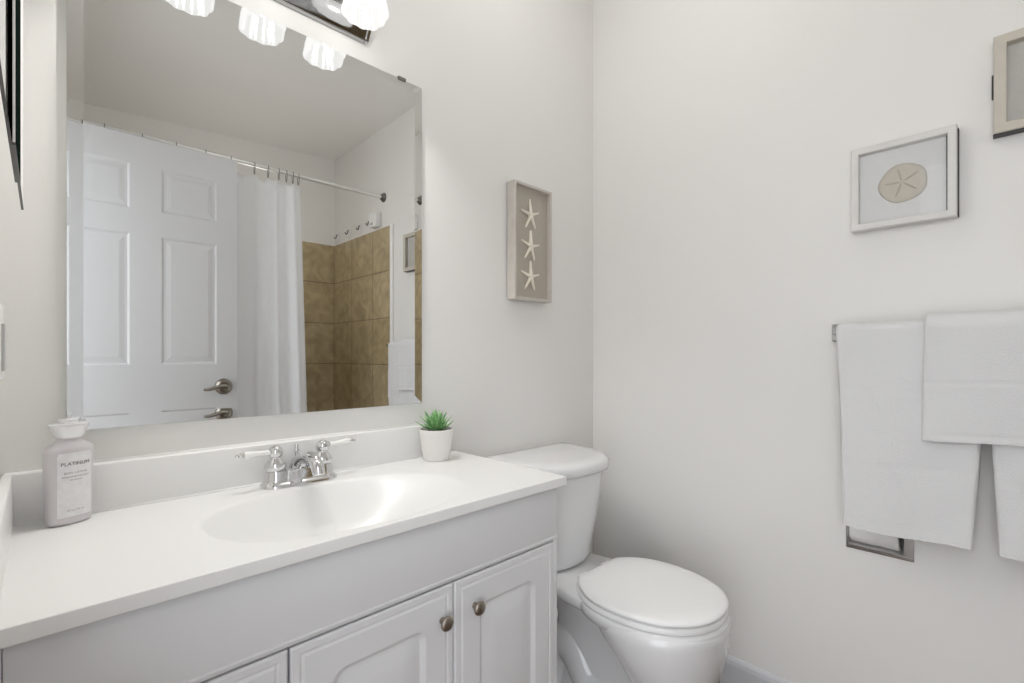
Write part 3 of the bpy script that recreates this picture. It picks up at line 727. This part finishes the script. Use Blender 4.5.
# framed print on the left wall, seen almost edge-on
lp = thing('wall_art_panel', 'black and white wall art panel on the left wall seen nearly edge-on', 'wall art', (XW, 0.68, Z0+0.195))
def panel(x0, x1, y0, y1, z0, z1, by0, by1, nm):
    bm = B(x0, x1, y0, y1, z0+0.0022, z1); p = obj('panel', bm, 'mat_white', lp)
    obj('edge_strip', B(x0-0.0005, x1+0.0004, y0, y1+0.0004, z0, z0+0.0022), 'frame_grey', lp)
    obj('black_field', B(x1-0.001, x1+0.0005, by0, by1, z0+0.0022, z1-0.004), 'print', p)
panel(XW+0.0247, XW+0.0262, 0.40, 0.918, Z0+0.230, Z0+0.85, 0.68, 0.800, 'rear')
panel(XW+0.0305, XW+0.0320, 0.640, 0.918, Z0+0.195, Z0+0.85, 0.652, 0.785, 'front')
obj('standoff', B(XW+0.0005, XW+0.0249, 0.70, 0.80, Z0+0.45, Z0+0.55), 'frame_grey', lp)
obj('spacer', B(XW+0.0260, XW+0.0307, 0.74, 0.80, Z0+0.45, Z0+0.55), 'frame_grey', lp)
# wall switch on the left wall
sw = thing('wall_switch', 'white wall switch plate on the left wall at the photo edge', 'switch', (XW, 1.06, Z0-0.025))
obj('cover_plate', B(XW+0.0005, XW+0.007, 1.005, 1.095, Z0-0.035, Z0+0.078, bev=0.002), 'plastic', sw)
obj('rocker', B(XW+0.006, XW+0.011, 1.030, 1.072, Z0-0.022, Z0+0.048, bev=0.001), 'plastic_grey', sw)

# ------------------------------------------------------------------ towel bar and towels
BZ, BXX = Z0+0.066, XE-0.072
tb = thing('towel_bar', 'square chrome towel bar on the wall carrying three white towels', 'towel bar', (XE, 0.04, BZ))
obj('bar', B(BXX-0.006, BXX+0.006, -0.330, 0.327, BZ-0.010, BZ+0.002, bev=0.0015), 'chrome_dark', tb)
for y in (0.320, -0.322):
    bm = B(BXX-0.008, XE-0.008, y-0.008, y+0.008, BZ-0.010, BZ+0.006, bev=0.001); box(bm, XE-0.009, XE-0.0005, y-0.024, y+0.024, BZ-0.026, BZ+0.022, bev=0.002)
    obj('post', bm, 'chrome_dark', tb)
def towel(name, label, y0, y1, zf, zb, t, off, seed, bands=(), hang=0.0, skew=0.0, spread=0.0, cat='towel', group=None):
    """folded cloth over the bar: zf / zb = bottom of front / back (rel. to bar), off = clearance round the bar"""
    rs = random.Random(seed); ph = [rs.uniform(0, 6.28) for _ in range(6)]
    rad = 0.012 + off
    path = []          # (dx from bar, z, s)
    nb, na, nf = 20, 10, 60
    for k in range(nb): path.append((rad, zb*(1-k/nb), -1))
    for k in range(na+1):
        a = PI*k/na; path.append((rad*math.cos(a), rad*0.9*math.sin(a), 0))
    for k in range(1, nf+1): path.append((-rad, zf*k/nf, k/nf))
    nyc = 60
    bm = bmesh.new(); outer, inner = [], []
    for i in range(nyc+1):
        u = i/nyc
        ro, ri = [], []
        for dx, z, s in path:
            h = max(0, -z); fr_ = h/max(0.01, -zf)
            y = y1 + (y0-y1)*u
            y += (spread*(0.5-u) + skew)*fr_ + 0.0025*math.sin(9*h+ph[3])*(1 if u in (0, 1) else 0.3)
            wv = (0.0022*math.sin(2*PI*u*1.6+ph[0]+3*h) + 0.0012*math.sin(2*PI*u*4.3+ph[1]-5*h))*min(1, h/0.12)
            lump = 0.0006*math.sin(40*h+7*u+ph[2])
            side = 1 if dx < -1e-4 else (-1 if dx > 1e-4 else 0)
            bnd = 0
            for bz in bands:
                if s > 0: bnd -= 0.0016*math.exp(-((h-bz)/0.004)**2)
            edge = 0.35 + 0.65*min(1, min(u, 1-u)/0.03)**0.5       # rounded selvedges
            zz = BZ - 0.001 + z + 0.004*math.sin(2*PI*u*0.8+ph[4])*fr_ - hang*u*fr_
            tt = t*edge
            nrm = (dx/rad, max(0.0, z)/rad) if z > 0 else (1 if dx > 0 else -1, 0)
            xo = BXX + dx + nrm[0]*(tt*0.5 + bnd + lump) - wv
            ro.append((xo, y, zz + nrm[1]*tt*0.5))
            ri.append((BXX + dx - nrm[0]*tt*0.5 - wv, y, zz - nrm[1]*tt*0.5))
        outer.append(ro); inner.append(ri)
    # closed loops per column
    loft(bm, [o_ + i_[::-1] for o_, i_ in zip(outer, inner)])
    o = obj(name, bm, 'towel', None, True, 70)
    tag(o, label, cat, group)
    # band lines and thick hem as parts
    return o
towel('bath_towel', 'folded white bath towel at the left end of the towel bar', 0.038, 0.316, -0.500, -0.46, 0.014, 0.004, 11, bands=(0.150, 0.335, 0.478), spread=-0.034)
towel('bath_towel', 'folded white bath towel at the right end, cut by the photo edge', -0.285, 0.0360, -0.494, -0.46, 0.014, 0.004, 23, bands=(0.150, 0.335, 0.472), skew=-0.017)
towel('hand_towel', 'shorter white hand towel overlapping both bath towels on the bar', -0.150, 0.141, -0.258, -0.21, 0.012, 0.022, 37, bands=(0.126, 0.244), cat='towel')
# ------------------------------------------------------------------ toilet paper holder
ph_ = thing('toilet_paper_holder', 'square chrome recessed toilet paper holder in the wall below the towels', 'holder', (XE, 0.23, ZP))
RY0, RY1, RZ0, RZ1 = RCS
obj('bottom_flange', B(XE-0.004, XE-0.0003, RY0-0.020, RY1+0.004, RZ0-0.009, RZ0+0.001, bev=0.001), 'chrome_dark', ph_)
obj('side_flange', B(XE-0.004, XE-0.0003, RY0-0.020, RY0+0.001, RZ0+0.001, RZ1, bev=0.001), 'chrome_dark', ph_)
obj('side_flange', B(XE-0.004, XE-0.0003, RY1-0.001, RY1+0.004, RZ0+0.001, RZ1, bev=0.001), 'chrome_dark', ph_)
obj('top_flange', B(XE-0.004, XE-0.0003, RY0-0.020, RY1+0.004, RZ1, RZ1+0.010, bev=0.001), 'chrome_dark', ph_)
bm = B(XE+0.068, XE+0.070, RY0+0.001, RY1-0.001, RZ0+0.001, RZ1-0.001)
obj('recess_back', bm, 'chrome_dark', ph_)
zr = RZ0+0.053
for y0_, y1_ in ((RY0+0.001, RY0+0.006), (RY1-0.006, RY1-0.001)):
    obj('bracket', B(XE-0.012, XE+0.060, y0_, y1_, zr-0.030, zr+0.030, bev=0.001), 'black' if y0_ < 0.2 else 'chrome_dark', ph_)
bm = bmesh.new(); tube(bm, [(XE+0.020, RY0+0.006, zr), (XE+0.020, RY1-0.006, zr)], 0.008, 14); obj('roller', bm, 'chrome_dark', ph_, True, 50)
rl = thing('toilet_paper_roll', 'white toilet paper roll in the chrome holder under the bath towel', 'toilet paper', (XE+0.020, 0.24, zr))
bm = bmesh.new()
RW = RY1-RY0-0.018
lathe(bm, [(0.016, 0.0), (0.046, 0.0), (0.047, 0.001), (0.047, RW-0.001), (0.046, RW), (0.016, RW), (0.016, 0.0)], (XE+0.020, RY0+0.010, zr), (0, 1, 0), 48, False)
obj('paper', bm, 'paper', rl, True, 50)
bm = bmesh.new(); lathe(bm, [(0.0155, 0.0), (0.0155, RW), (0.0145, RW), (0.0145, 0.0), (0.0155, 0.0)], (XE+0.020, RY0+0.010, zr), (0, 1, 0), 30, False)
obj('cardboard_core', bm, 'frame_beige', rl, True, 50)

# ------------------------------------------------------------------ shower rod, rings and curtain (seen in the mirror)
RY, RZ = -0.498, Z0+1.018
rod = thing('shower_curtain_rod', 'straight chrome shower curtain rod spanning the tub wall to wall', 'curtain rod', (0.76, RY, RZ))
bm = bmesh.new(); tube(bm, [(XW+0.004, RY, RZ), (XE-0.004, RY, RZ)], 0.0115, 18); obj('rod', bm, 'rod_metal', rod, True, 50)
for x, s in ((XE-0.0005, -1), (XW+0.0005, 1)):
    bm = bmesh.new(); lathe(bm, [(0.0, 0), (0.030, 0), (0.030, 0.006), (0.022, 0.014), (0.016, 0.024), (0.0, 0.025)], (x, RY, RZ), (s, 0, 0), 26); obj('flange', bm, 'rubber', rod, True, 50)
rings = [0.06, 0.20, 0.335, 0.465, 0.588, 0.700, 0.812, 0.880, 0.935, 0.975, 1.010, 1.040]
CZ1 = RZ-0.055
def tor(c, R, r, ax):
    bm = bmesh.new(); u, v = frame_of(ax); c = Vector(c)
    pts = [c + (u*math.cos(t)*0.62 + v*math.sin(t))*R for t in [2*PI*k/24 for k in range(25)]]
    tube(bm, pts, r, 8); return bm
r0 = None
for k, x in enumerate(rings):
    if r0 is None:
        r0 = obj('curtain_ring', tor((0, 0, 0), 0.032, 0.0018, (1, 0.15, 0)), 'rubber', None, True); o = r0
    else:
        o = r0.copy(); COL.objects.link(o)
    o.location = (x, RY, RZ-0.0185)
    tag(o, 'thin metal curtain ring on the shower rod holding the white curtain', 'curtain ring', 'rings along the shower rod')
def curtain():
    bm = bmesh.new()
    nx_, nz_ = 420, 40
    rows = []
    def depth(x, f):
        base = 0.012*math.sin(2*PI*(x-0.06)/0.27)                         # loose folds on the left
        g = smoothstep(0.80, 0.90, x)
        tight = 0.024*math.sin(2*PI*(x-0.80)/0.098 + 0.6) + 0.007*math.sin(2*PI*x/0.045)
        return (base*(1-g) + tight*g)*(0.55+0.45*f) + 0.004*math.sin(17*x+3*f)
    for j in range(nz_+1):
        f = j/nz_; row = []
        for i in range(nx_+1):
            u = i/nx_; x = -0.02 + 1.075*u
            near = min(abs(x-r) for r in rings)
            half = 0.065 if x < 0.83 else 0.02
            sag = 0.022*min(1, near/half)**1.5 if x < 0.87 else 0.010*min(1, near/half)
            zt = CZ1 - sag; zb_ = 0.24
            z = zt + (zb_-zt)*f
            xx = x + 0.055*f**1.0*smoothstep(0.80, 1.055, x)
            row.append((xx, RY + 0.004 + depth(x, f) - 0.012*f, z))
        rows.append(row)
    loft(bm, rows, close=False)
    o = obj('shower_curtain', bm, 'curtain', None, True)
    md = o.modifiers.new('cloth_thickness', 'SOLIDIFY'); md.thickness = 0.0012; md.offset = 0
    return tag(o, 'long white fabric shower curtain gathered in folds behind the open door', 'shower curtain')
curtain()

# ------------------------------------------------------------------ hooks and dispenser above the tile (seen in the mirror)
h0 = None
for k, (y, z) in enumerate(((-1.165, 0.885), (-0.985, 0.885), (-0.815, 0.885), (-0.680, 0.889))):
    lbl = ['farthest from the rod, next to the tub corner', 'second from the tub corner', 'third from the tub corner', 'nearest to the white dispenser'][k]
    if h0 is None:
        h0 = thing('wall_hook', '', 'hook', (XE, y, Z0+z), 'hooks above the beige tile')
        bm = B(XE-0.006, XE-0.0005, y-0.022, y+0.022, Z0+z-0.040, Z0+z+0.030, bev=0.004)
        a = obj('hook_plate', bm, 'plastic', h0, True, 40)
        bm = bmesh.new(); tube(bm, spline([(XE-0.005, y, Z0+z+0.014), (XE-0.014, y, Z0+z+0.006), (XE-0.018, y, Z0+z-0.012), (XE-0.026, y, Z0+z-0.018), (XE-0.034, y, Z0+z-0.006)], 5), 0.0035, 10)
        b_ = obj('hook', bm, 'rubber', h0, True, 60); hr = h0
    else:
        hr = h0.copy(); COL.objects.link(hr); hr.location = (XE, y, Z0+z)
        for ch in (a, b_):
            cc = ch.copy(); COL.objects.link(cc); cc.parent = hr
    hr['label'] = 'small white hook above the beige tile, ' + lbl
ds = thing('shampoo_dispenser', 'small white box dispenser above the tile end, right of the hooks', 'dispenser', (XE, -0.575, Z0+0.838))
obj('housing', B(XE-0.045, XE-0.0005, -0.618, -0.533, Z0+0.836, Z0+0.925, bev=0.006), 'plastic', ds, True, 40)
obj('push_button', B(XE-0.050, XE-0.044, -0.590, -0.562, Z0+0.848, Z0+0.866, bev=0.002), 'plastic_grey', ds)
